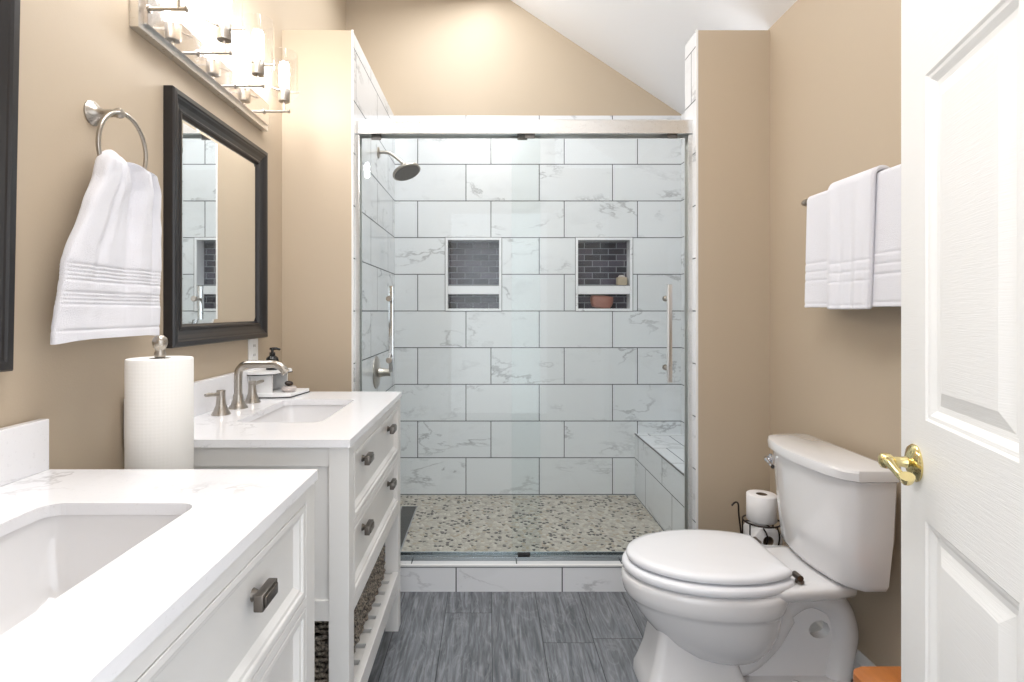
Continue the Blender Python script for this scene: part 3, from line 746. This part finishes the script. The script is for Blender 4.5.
# ------------------------------------------------------------------ towel bar on the right wall with towels
BX, BZ = XR-0.075, 1.598
tb = thing('towel_bar', 'nickel towel bar on the right wall above the toilet', 'towel bar', (XR, 1.63, BZ))
bm = B(); tube(bm, [(BX, 1.30, BZ), (BX, 1.945, BZ)], 0.0085, 14)
for y in (1.30, 1.945): lathe(bm, (BX, y, BZ), [(0.011, -0.012), (0.013, 0), (0.011, 0.012)], (0, 1, 0), 16)
obj('bar', bm, 'nickel', tb, smooth=40)
for y in (1.32, 1.93):
    bm = B(); lathe(bm, (XR, y, BZ), [(0.027, 0), (0.027, 0.004), (0.020, 0.008), (0.010, 0.014), (0.008, 0.06), (0.011, 0.072)], (-1, 0, 0), 24); obj('bracket', bm, 'nickel', tb, smooth=40)
def hung_towel(name, y0, y1, r, zf, zbk, th, label, bands, seed, flare=0.0):
    """sheet draped over the bar: front leaf, over the top, back leaf, with thickness"""
    prof = []
    nf = 130
    for i in range(nf+1): prof.append((-(r), zf+(BZ-zf)*i/nf, i/nf, -1))
    for i in range(1, 12): a_ = PI*i/12; prof.append((-r*math.cos(a_), BZ+r*math.sin(a_), 1.0, 0))
    for i in range(25): prof.append((r, BZ-(BZ-zbk)*i/24, 1-i/24, 1))
    ny = 48; rnd = seed
    def surf(k, j, off):
        x, z, g, side = prof[k]; f = j/ny
        hang = (1-g)
        y = y0+(y1-y0)*f + (f-0.5)*flare*hang
        wv = (0.0045*math.sin(f*9+rnd)+0.003*math.sin(f*21+rnd*2))*(0.25+hang)
        b_ = 0
        if side < 0:
            for zb in bands: b_ -= 0.0019*math.exp(-((z-zb)/0.0035)**2)
        lean = 0.004*hang if side < 0 else 0.0
        d_ = off+b_
        if side == 0:
            a_ = math.atan2(z-BZ, x); return (BX+x+math.cos(a_)*d_, y, z+math.sin(a_)*d_)
        return (BX+x+(wv if side < 0 else 0)+side*d_-lean, y, z)
    bm = B(); K = len(prof)
    grid = [[[bm.verts.new(surf(k, j, o_)) for j in range(ny+1)] for k in range(K)] for o_ in (th, 0.0)]
    for s in (0, 1):
        for k in range(K-1):
            for j in range(ny):
                bm.faces.new((grid[s][k][j], grid[s][k+1][j], grid[s][k+1][j+1], grid[s][k][j+1]))
    for k in range(K-1):
        for j in (0, ny): bm.faces.new((grid[0][k][j], grid[0][k+1][j], grid[1][k+1][j], grid[1][k][j]))
    for j in range(ny):
        for k in (0, K-1): bm.faces.new((grid[0][k][j], grid[0][k][j+1], grid[1][k][j+1], grid[1][k][j]))
    bmesh.ops.recalc_face_normals(bm, faces=bm.faces)
    bmesh.ops.bevel(bm, geom=[e for e in bm.edges if e.calc_face_angle(0) > 1.2], offset=th*0.4, segments=2, profile=0.5, affect='EDGES')
    return tag(obj(name, bm, 'terry', smooth=60, loc=((BX), (y0+y1)/2, zf)), label, 'towel', None)
hung_towel('bath_towel', 1.40, 1.912, 0.0095, 1.222, 1.23, 0.007, 'wide white bath towel hanging directly on the bar above the toilet', (1.315, 1.345, 1.375, 1.235), 1.0)
hung_towel('hand_towel', 1.562, 1.772, 0.0195, 1.215, 1.25, 0.014, 'folded white hand towel draped over the wide bath towel', (1.30, 1.33, 1.36, 1.228), 2.5, -0.022)

# ------------------------------------------------------------------ shower fittings
sh = thing('overhead_shower', 'round chrome shower head on a bent arm from the left tile wall', 'shower head', (SX0, 2.88, 2.05))
c = Vector((SX0, 2.88, 2.05))
bm = B(); lathe(bm, c, [(0.030, 0), (0.030, 0.003), (0.024, 0.008), (0.012, 0.012)], (1, 0, 0), 24); obj('flange', bm, 'nickel', sh, smooth=40)
bm = B(); tube(bm, spline([c, c+Vector((0.045, 0, 0.002)), c+Vector((0.085, 0, -0.018)), c+Vector((0.135, 0, -0.060))], 6), 0.009, 14); obj('arm', bm, 'nickel', sh, smooth=60)
bm = B(); dd = Vector((0.36, -0.22, -0.9)).normalized(); e = c+Vector((0.132, 0, -0.054))
lathe(bm, e, [(0.010, 0), (0.014, 0.006), (0.014, 0.016), (0.010, 0.022), (0.022, 0.030), (0.055, 0.042), (0.074, 0.050), (0.076, 0.054), (0.076, 0.062), (0.072, 0.065)], dd, 36)
hd = obj('spray_head', bm, 'nickel', sh, smooth=35)
bm = B(); lathe(bm, e, [(0.068, 0.0652), (0.066, 0.0675), (0.002, 0.0675)], dd, 36); obj('nozzle_plate', bm, 'dark', hd, smooth=35)
sv = thing('shower_valve', 'round chrome shower valve with a lever on the left tile wall', 'shower valve', (SX0, 2.83, 0.89))
c = Vector((SX0, 2.83, 0.89))
bm = B(); lathe(bm, c, [(0.084, 0), (0.084, 0.004), (0.078, 0.009), (0.04, 0.013), (0.026, 0.016)], (1, 0, 0), 40); obj('escutcheon', bm, 'nickel', sv, smooth=40)
bm = B(); lathe(bm, c+Vector((0.014, 0, 0)), [(0.026, 0), (0.022, 0.02), (0.019, 0.045), (0.021, 0.055), (0.018, 0.062)], (1, 0, 0), 24)
tube(bm, [c+Vector((0.06, 0, 0)), c+Vector((0.074, 0, 0.02)), c+Vector((0.085, 0, 0.06)), c+Vector((0.088, 0, 0.078))], [0.011, 0.009, 0.008, 0.006], 12); obj('lever', bm, 'nickel', sv, smooth=40)

# bench
bn = clad(0.911, XR-0.012, DF+0.14, DB, 0.06, 0.445, 2, 1, 1, 2, 3)
be = obj('shower_bench', bn, ['tile_xz', 'tile_yz', 'tile_xz', 'tile_xy'], loc=(1.05, 2.93, 0.06))
tag(be, 'built-in marble tiled bench on the right inside the shower', 'bench')
bm = B(); box(bm, 0.908, 0.914, DF+0.14, DB, 0.4405, 0.447); obj('edge_strip', bm, 'dark', be)
# linear drain
ld = thing('linear_drain', 'dark grey slotted linear drain along the left side of the pebble shower floor', 'drain', (-0.465, 2.9, 0.06))
bm = B(); y0, y1, x0, x1 = 2.56, 3.19, -0.515, -0.42
for q in ((x0, x0+0.006, y0, y1), (x1-0.006, x1, y0, y1), (x0+0.006, x1-0.006, y0, y0+0.006), (x0+0.006, x1-0.006, y1-0.006, y1)): box(bm, q[0], q[1], q[2], q[3], 0.06, 0.064)
obj('channel_frame', bm, 'chrome', ld)
bm = B(); box(bm, x0+0.006, x1-0.006, y0+0.006, y1-0.006, 0.0595, 0.0605)
for k in range(14): xx = x0+0.009+k*0.0058; box(bm, xx, xx+0.003, y0+0.008, y1-0.008, 0.0605, 0.0632)
obj('grate', bm, 'dark', ld)

# sliding glass doors: header rail, bottom track, jambs
fr = thing('shower_door_frame', 'brushed header rail, bottom track and side jambs of the shower doors', 'door frame', (0.1, 2.41, 0.1165))
bm = B()
pr = [(2.383, 1.990), (2.391, 1.990), (2.391, 2.004), (2.435, 2.004), (2.435, 1.985), (2.442, 1.985), (2.442, 2.048), (2.438, 2.052), (2.388, 2.052), (2.383, 2.047)]
a = [bm.verts.new((SX0, y, z)) for y, z in pr]; b = [bm.verts.new((SX1, y, z)) for y, z in pr]
bm.faces.new(a); bm.faces.new(b[::-1])
for i in range(len(pr)): bm.faces.new((a[i], a[(i+1) % len(pr)], b[(i+1) % len(pr)], b[i]))
obj('header_rail', bm, 'rail', fr)
bm = B()
box(bm, SX0, SX1, 2.385, 2.442, 0.112, 0.121, 0.001); box(bm, SX0, SX1, 2.385, 2.3895, 0.121, 0.128, 0.001); box(bm, SX0, SX1, 2.4375, 2.442, 0.121, 0.128, 0.001)
obj('bottom_track', bm, 'track', fr)
for x0, x1 in ((SX0, SX0+0.018), (SX1-0.018, SX1)):
    bm = B(); box(bm, x0, x1, 2.388, 2.394, 0.121, 1.985); box(bm, x0, x1, 2.432, 2.438, 0.121, 1.985)
    xx = x0 if x0 < 0 else x1-0.004; box(bm, xx, xx+0.004, 2.394, 2.432, 0.121, 1.985)
    obj('side_jamb', bm, 'rail', fr)
bm = B(); box(bm, 0.127, 0.181, 2.3895, 2.3975, 0.1215, 0.146, 0.002); obj('door_guide', bm, 'black', fr)
def glass_panel(x0, x1, y, label, hx, side, hz0, hz1):
    t_ = thing('sliding_glass_door', label, 'shower door', ((x0+x1)/2, y, 0.125), 'sliding shower doors')
    bm = B(); box(bm, x0, x1, y-0.003, y+0.003, 0.130, 2.0); obj('glass_pane', bm, 'glass', t_)
    yh = y+side*0.05
    bm = B(); box(bm, hx-0.0105, hx+0.0105, yh-0.008, yh+0.008, hz0, hz1, 0.004)
    hh = obj('pull_handle', bm, 'chrome' if side > 0 else 'rail', t_, smooth=40)
    for z in (hz0+0.06, hz1-0.06):
        bm = B(); lathe(bm, (hx, y+side*0.0032, z), [(0.011, 0), (0.011, 0.004), (0.007, 0.006), (0.007, 0.042)], (0, side, 0), 16)
        so = obj('standoff', bm, 'nickel', hh, smooth=40)
        bm = B(); lathe(bm, (hx, y-side*0.0032, z), [(0.013, 0), (0.013, 0.006), (0.011, 0.008)], (0, -side, 0), 16); obj('screw_cap', bm, 'nickel', hh, smooth=40)
    for x in (x0+0.08, x1-0.08):
        bm = B(); box(bm, x-0.022, x+0.022, y-0.007, y-0.0034, 1.972, 1.999, 0.001); obj('hanger', bm, 'dark', t_)
    return t_
glass_panel(SX0+0.006, 0.229, 2.426, 'left sliding glass shower door, behind the other, its pull bar inside near the shower valve', -0.446, 1, 0.93, 1.325)
glass_panel(0.100, SX1-0.006, 2.402, 'right sliding glass shower door, in front of the other, with a flat pull bar near the jamb', 0.782, -1, 0.90, 1.325)

# niche contents
z = 1.368
cd = thing('tan_canister', 'small square tan block with a cream knob on the upper shelf of the right niche', 'container', (0.839, DB+0.045, z))
bm = B(); box(bm, 0.808, 0.870, DB+0.018, DB+0.072, z+0.001, z+0.055, 0.008, seg=3); obj('block', bm, 'candle', cd, smooth=50)
bm = B(); lathe(bm, (0.839, DB+0.045, z+0.055), [(0.02, 0), (0.022, 0.006), (0.016, 0.012), (0.004, 0.014)], n=20); obj('cap', bm, 'stone', cd, smooth=50)
bm = B()
bmesh.ops.create_cube(bm, size=1.0)
bmesh.ops.subdivide_edges(bm, edges=bm.edges, cuts=7, use_grid_fill=True)
for v in bm.verts:
    p = v.co.copy(); s_ = p.normalized()*0.62; p = p.lerp(s_, 0.45)
    p = Vector((p.x*0.128*(1+0.22*p.z), p.y*0.07, p.z*0.076)); p *= 1+0.05*noise.noise(p*40)
    v.co = Matrix.Rotation(0.08, 3, 'Y') @ p+Vector((0.712, DB+0.045, 1.2255+0.042))
tag(obj('sponge', bm, 'soap', smooth=80, loc=(0.712, DB+0.045, 1.225)), 'rounded brownish pink sponge in the lower opening of the right niche', 'sponge')

# ------------------------------------------------------------------ toilet (faces -X, back to the right wall)
TY = 1.765
to = thing('toilet', 'white two-piece toilet with closed lid standing against the right wall', 'toilet', (0.85, TY, 0))
def egg(xf, xb, hw, z, n=48, sq=1.0, wide=0.60, pw=2.0):
    """front is at small X, rounded; back fuller"""
    L = xb-xf; out = []
    xc = xf+L*wide
    for j in range(n):
        a_ = 2*PI*j/n; ca, sa = math.cos(a_), math.sin(a_)
        e = 2.0/(pw if ca < 0 else pw+sq)
        px = xc+((xb-xc) if ca > 0 else (xc-xf))*math.copysign(abs(ca)**e, ca)
        py = TY+hw*math.copysign(abs(sa)**e, sa)
        out.append((px, py, z))
    return out
bm = B()
# belly of the bowl under a rolled rim band
R_ = [(0.088, 0.70, 0.80, 0.035, 0.2), (0.105, 0.645, 0.845, 0.075, 0.2), (0.132, 0.595, 0.875, 0.108, 0.3), (0.168, 0.550, 0.90, 0.134, 0.3), (0.21, 0.512, 0.915, 0.152, 0.4), (0.252, 0.480, 0.92, 0.165, 0.4), (0.28, 0.464, 0.922, 0.171, 0.5),
      (0.290, 0.458, 0.925, 0.174, 0.5), (0.297, 0.449, 0.927, 0.180, 0.6), (0.305, 0.442, 0.93, 0.184, 0.6), (0.322, 0.436, 0.935, 0.187, 0.6), (0.345, 0.432, 0.94, 0.189, 0.7), (0.358, 0.434, 0.94, 0.188, 0.8), (0.366, 0.440, 0.94, 0.183, 0.8), (0.368, 0.452, 0.93, 0.172, 0.8)]
loft(bm, [egg(xf, xb, hw, z, sq=s_, n=64) for z, xf, xb, hw, s_ in R_])
obj('bowl', bm, 'porcelain', to, smooth=75)
def rrx(x0, x1, hw, z, r_, n=5):
    o_ = []
    for cx, cy, st_ in ((x1-r_, hw-r_, 0), (x0+r_, hw-r_, PI/2), (x0+r_, -hw+r_, PI), (x1-r_, -hw+r_, 3*PI/2)):
        for k in range(n+1): an = st_+PI/2*k/n; o_.append((cx+r_*math.cos(an), TY+cy+r_*math.sin(an), z))
    return o_
bm = B()
loft(bm, [rrx(0.488, 0.82, 0.104, 0.0, 0.03), rrx(0.490, 0.82, 0.102, 0.03, 0.03), rrx(0.500, 0.80, 0.094, 0.055, 0.03), rrx(0.518, 0.78, 0.084, 0.11, 0.028), rrx(0.532, 0.76, 0.077, 0.18, 0.026), rrx(0.540, 0.74, 0.073, 0.24, 0.026)])
obj('pedestal', bm, 'porcelain', to, smooth=32)
# rear deck under the tank
bm = B()
def deck(z, x0, x1, w0, w1, n=8):
    pts = []
    ys = [(x0, TY-w0), (x0+0.10, TY-w0*0.98), (x1-0.08, TY-w1), (x1, TY-w1*0.92), (x1, TY+w1*0.92), (x1-0.08, TY+w1), (x0+0.10, TY+w0*0.98), (x0, TY+w0)]
    return [(x, y, z) for x, y in ys]
loft(bm, [deck(0.318, 0.80, 1.13, 0.11, 0.09), deck(0.336, 0.76, 1.145, 0.15, 0.125), deck(0.354, 0.745, 1.15, 0.176, 0.146), deck(0.382, 0.74, 1.15, 0.178, 0.148), deck(0.390, 0.75, 1.145, 0.170, 0.143)])
obj('deck', bm, 'porcelain', to, smooth=50, sub=1)
# exposed trapway
bm = B()
path = spline([(0.60, TY, 0.17), (0.70, TY, 0.105), (0.80, TY, 0.10), (0.885, TY, 0.165), (0.95, TY, 0.255), (1.03, TY, 0.295), (1.115, TY, 0.262), (1.148, TY, 0.18), (1.135, TY, 0.09), (1.12, TY, 0.0)], 7)
tube(bm, path, [0.060+0.006*math.sin(i*0.14) if i < 28 else 0.045 for i in range(len(path))], 20)
tr_o = obj('trapway', bm, 'porcelain', to, smooth=70)
bm = B()
box(bm, 0.62, 1.15, TY-0.088, TY+0.088, 0, 0.035, 0.012, seg=3)
ho = [(1.098, 0.185), (1.090, 0.203), (1.070, 0.214), (1.050, 0.210), (1.036, 0.199), (1.030, 0.185), (1.034, 0.170), (1.044, 0.160), (1.056, 0.156), (1.070, 0.155), (1.084, 0.160), (1.094, 0.171)]
ou = [(1.13, 0.185), (1.12, 0.26), (1.065, 0.30), (1.0, 0.29), (0.92, 0.23), (0.85, 0.15), (0.78, 0.10), (0.78, 0.02), (0.95, 0.02), (1.06, 0.02), (1.12, 0.02), (1.12, 0.10)]
loft(bm, [[(x, TY+q, z) for x, z in R2] for R2, q in ((ou, -0.016), (ho, -0.016), (ho, 0.016), (ou, 0.016))], closed=True, cap0=False, cap1=False)
for f in bm.faces: f.smooth = False
box(bm, 1.02, 1.13, TY-0.04, TY+0.04, 0.27, 0.34, 0.012)
obj('foot', bm, 'porcelain', to, smooth=50)
for s_ in (-1, 1):
    bm = B(); lathe(bm, (0.96, TY+s_*0.068, 0.033), [(0.016, 0), (0.016, 0.008), (0.010, 0.018), (0.002, 0.020)], n=20); obj('bolt_cap', bm, 'porcelain', to, smooth=50)
# seat and lid
def seat_ring(xf, xb, hw, z): return [(min(x, xb-0.004*(1-((y-TY)/0.2)**2)*0), y, z_) for x, y, z_ in egg(xf, xb+0.065, hw, z, sq=0.15, wide=0.52, n=96)]
bm = B(); loft(bm, [seat_ring(0.456, 0.905, 0.172, 0.370), seat_ring(0.442, 0.916, 0.187, 0.3735), seat_ring(0.436, 0.922, 0.192, 0.381), seat_ring(0.436, 0.922, 0.192, 0.394), seat_ring(0.442, 0.916, 0.187, 0.400), seat_ring(0.456, 0.905, 0.174, 0.402)])
obj('seat', bm, 'seat', to, smooth=60)
bm = B(); loft(bm, [seat_ring(0.472, 0.898, 0.158, 0.4045), seat_ring(0.458, 0.910, 0.174, 0.4065), seat_ring(0.450, 0.917, 0.181, 0.412), seat_ring(0.450, 0.917, 0.181, 0.423), seat_ring(0.457, 0.910, 0.175, 0.430), seat_ring(0.478, 0.893, 0.157, 0.434), seat_ring(0.54, 0.85, 0.110, 0.4365), seat_ring(0.62, 0.78, 0.05, 0.438)])
obj('lid', bm, 'seat', to, smooth=60)
for s_ in (-1, 1):
    bm = B(); tube(bm, [(0.932, TY+s_*0.125-0.016, 0.409), (0.932, TY+s_*0.125+0.016, 0.409)], 0.0095, 14); lathe(bm, (0.938, TY+s_*0.125, 0.390), [(0.013, 0), (0.013, 0.006), (0.008, 0.011)], n=16)
    obj('hinge', bm, 'bronze', to, smooth=40)
# tank
def tank_ring(z, xf, hw, bow, ch=0.045, xb=1.166, n=10):
    pts = [(xb, TY-hw+0.012), (xb-0.012, TY-hw)]
    pts += [(xf+ch*0.9, TY-hw), (xf+0.01, TY-hw+ch*0.55)]
    for k in range(1, n):
        f = k/n; y = -hw+ch*0.55+(2*hw-1.1*ch)*f; pts.append((xf-0.8*bow*math.sin(PI*f), TY+y))
    pts += [(xf+0.01, TY+hw-ch*0.55), (xf+ch*0.9, TY+hw), (xb-0.012, TY+hw), (xb, TY+hw-0.012)]
    return [(x, y, z) for x, y in pts]
bm = B()
loft(bm, [tank_ring(0.389, 1.075, 0.165, 0.015, xb=1.14), tank_ring(0.391, 1.058, 0.185, 0.022, xb=1.152), tank_ring(0.400, 1.044, 0.198, 0.028, xb=1.158), tank_ring(0.418, 1.036, 0.206, 0.032, xb=1.160), tank_ring(0.55, 1.026, 0.216, 0.036), tank_ring(0.70, 1.018, 0.226, 0.038), tank_ring(0.722, 1.018, 0.226, 0.038)])
obj('tank', bm, 'porcelain', to, smooth=40)
bm = B()
loft(bm, [tank_ring(0.723, 1.010, 0.228, 0.038), tank_ring(0.727, 1.004, 0.234, 0.040, xb=1.168), tank_ring(0.750, 1.002, 0.235, 0.040, xb=1.168), tank_ring(0.757, 1.005, 0.232, 0.040, xb=1.167), tank_ring(0.762, 1.020, 0.218, 0.040, xb=1.158)])
obj('tank_lid', bm, 'porcelain', to, smooth=32)
bm = B(); lathe(bm, (1.008, TY+0.172, 0.685), [(0.016, 0), (0.016, 0.006), (0.010, 0.010), (0.008, 0.022)], (-1, 0.05, 0), 18)
tube(bm, spline([(0.988, TY+0.172, 0.685), (0.982, TY+0.15, 0.683), (0.978, TY+0.12, 0.678), (0.974, TY+0.098, 0.676)], 5), [0.008]*5+[0.006]*5+[0.0075]*6, 12)
obj('flush_lever', bm, 'chrome', to, smooth=40)
bm = B(); tube(bm, spline([(1.19, TY+0.17, 0.16), (1.15, TY+0.17, 0.165), (1.12, TY+0.168, 0.22), (1.125, TY+0.15, 0.33), (1.13, TY+0.13, 0.415)], 6), 0.006, 10)
obj('supply_hose', bm, 'chrome', to, smooth=60)

# ------------------------------------------------------------------ toilet paper stand and rolls
PC = Vector((1.072, 2.135, 0.0))
ps = thing('toilet_paper_stand', 'dark iron wire stand with scrolls holding rolls between toilet and shower wall', 'stand', (PC.x, PC.y, 0))
bm = B(); rr = 0.068
bm.free()
for z in (0.012, 0.385):
    bm = B(); tube(bm, [PC+Vector((rr*math.cos(a_*PI/16), rr*math.sin(a_*PI/16), z)) for a_ in range(32)], 0.0035, 8, closed=True)
    for dd in (Vector((rr, 0, 0)), Vector((0, rr, 0))): tube(bm, [PC+dd+Vector((0, 0, z)), PC-dd+Vector((0, 0, z))], 0.003, 8)
    obj('hoop', bm, 'iron', ps, smooth=60)
for an in (-0.85*PI, -0.15*PI, 0.15*PI, 0.85*PI):
    bm = B(); q = PC+Vector((rr*math.cos(an), rr*math.sin(an), 0)); tube(bm, [q+Vector((0, 0, 0.0)), q+Vector((0, 0, 0.385))], 0.003, 8); obj('post', bm, 'iron', ps, smooth=60)
for an in (-0.62*PI, -0.36*PI):
    bm = B(); pts = []
    for k in range(15):
        z = 0.38-0.011*k; a2 = an+0.22*math.sin(k*0.45)
        pts.append(PC+Vector((rr*math.cos(a2), rr*math.sin(a2), z)))
    tube(bm, spline(pts, 2), 0.003, 8); obj('scroll', bm, 'iron', ps, smooth=60)
bm = B(); q = PC+Vector((-rr, 0, 0.385))
tube(bm, spline([PC+Vector((-rr, 0.02, 0.30)), PC+Vector((-rr-0.012, 0.02, 0.40)), PC+Vector((-rr-0.016, 0.018, 0.445)), PC+Vector((-rr-0.030, 0.015, 0.452)), PC+Vector((-rr-0.044, 0.013, 0.440))], 6), 0.0035, 8)
obj('hook_arm', bm, 'iron', ps, smooth=60)
def tp_roll(c_, d_, label):
    t_ = thing('toilet_roll', label, 'toilet paper', c_, 'toilet rolls on the wire stand')
    bm = B(); lathe(bm, c_, [(0.021, 0), (0.053, 0), (0.055, 0.002), (0.055, 0.100), (0.053, 0.102), (0.021, 0.102)], d_, 40, closed=True); p_ = obj('paper', bm, 'tp', t_, smooth=50)
    bm = B(); lathe(bm, c_, [(0.0185, 0.001), (0.0205, 0.001), (0.0205, 0.101), (0.0185, 0.101)], d_, 28, closed=True); obj('core', bm, 'card', t_, smooth=50)
tp_roll(PC+Vector((0, 0, 0.389)), (0, 0, 1), 'upright white toilet roll on top of the wire stand')
tp_roll(PC+Vector((0.0, -0.052, 0.325)), (0, 1, 0), 'upper sideways toilet roll inside the wire stand')
tp_roll(PC+Vector((0.0, -0.052, 0.213)), (0, 1, 0), 'sideways toilet roll below the upper one inside the wire stand')
tp_roll(PC+Vector((0.0, 0.0, 0.0165)), (0, 0, 1), 'upright toilet roll at the bottom of the wire stand')

# ------------------------------------------------------------------ wooden stool by the door
so = thing('wooden_stool', 'small orange-brown wooden stool between the toilet and the open door', 'stool', (1.04, 1.27, 0))
bm = B()
def rr2(x0, x1, y0, y1, r, n=6):
    o_ = []
    for cx, cy, st_ in ((x1-r, y1-r, 0), (x0+r, y1-r, PI/2), (x0+r, y0+r, PI), (x1-r, y0+r, 3*PI/2)):
        for k in range(n+1): an = st_+PI/2*k/n; o_.append((cx+r*math.cos(an), cy+r*math.sin(an)))
    return o_
prism(bm, rr2(0.905, 1.17, 1.11, 1.375, 0.035), 0.275, 0.31, 0.006); obj('seat', bm, 'wood', so, smooth=40)
for x in (0.945, 1.13):
    for y in (1.15, 1.335):
        bm = B(); lathe(bm, (x, y, 0), [(0.014, 0), (0.016, 0.1), (0.018, 0.275)], n=16); obj('leg', bm, 'wood', so, smooth=40)
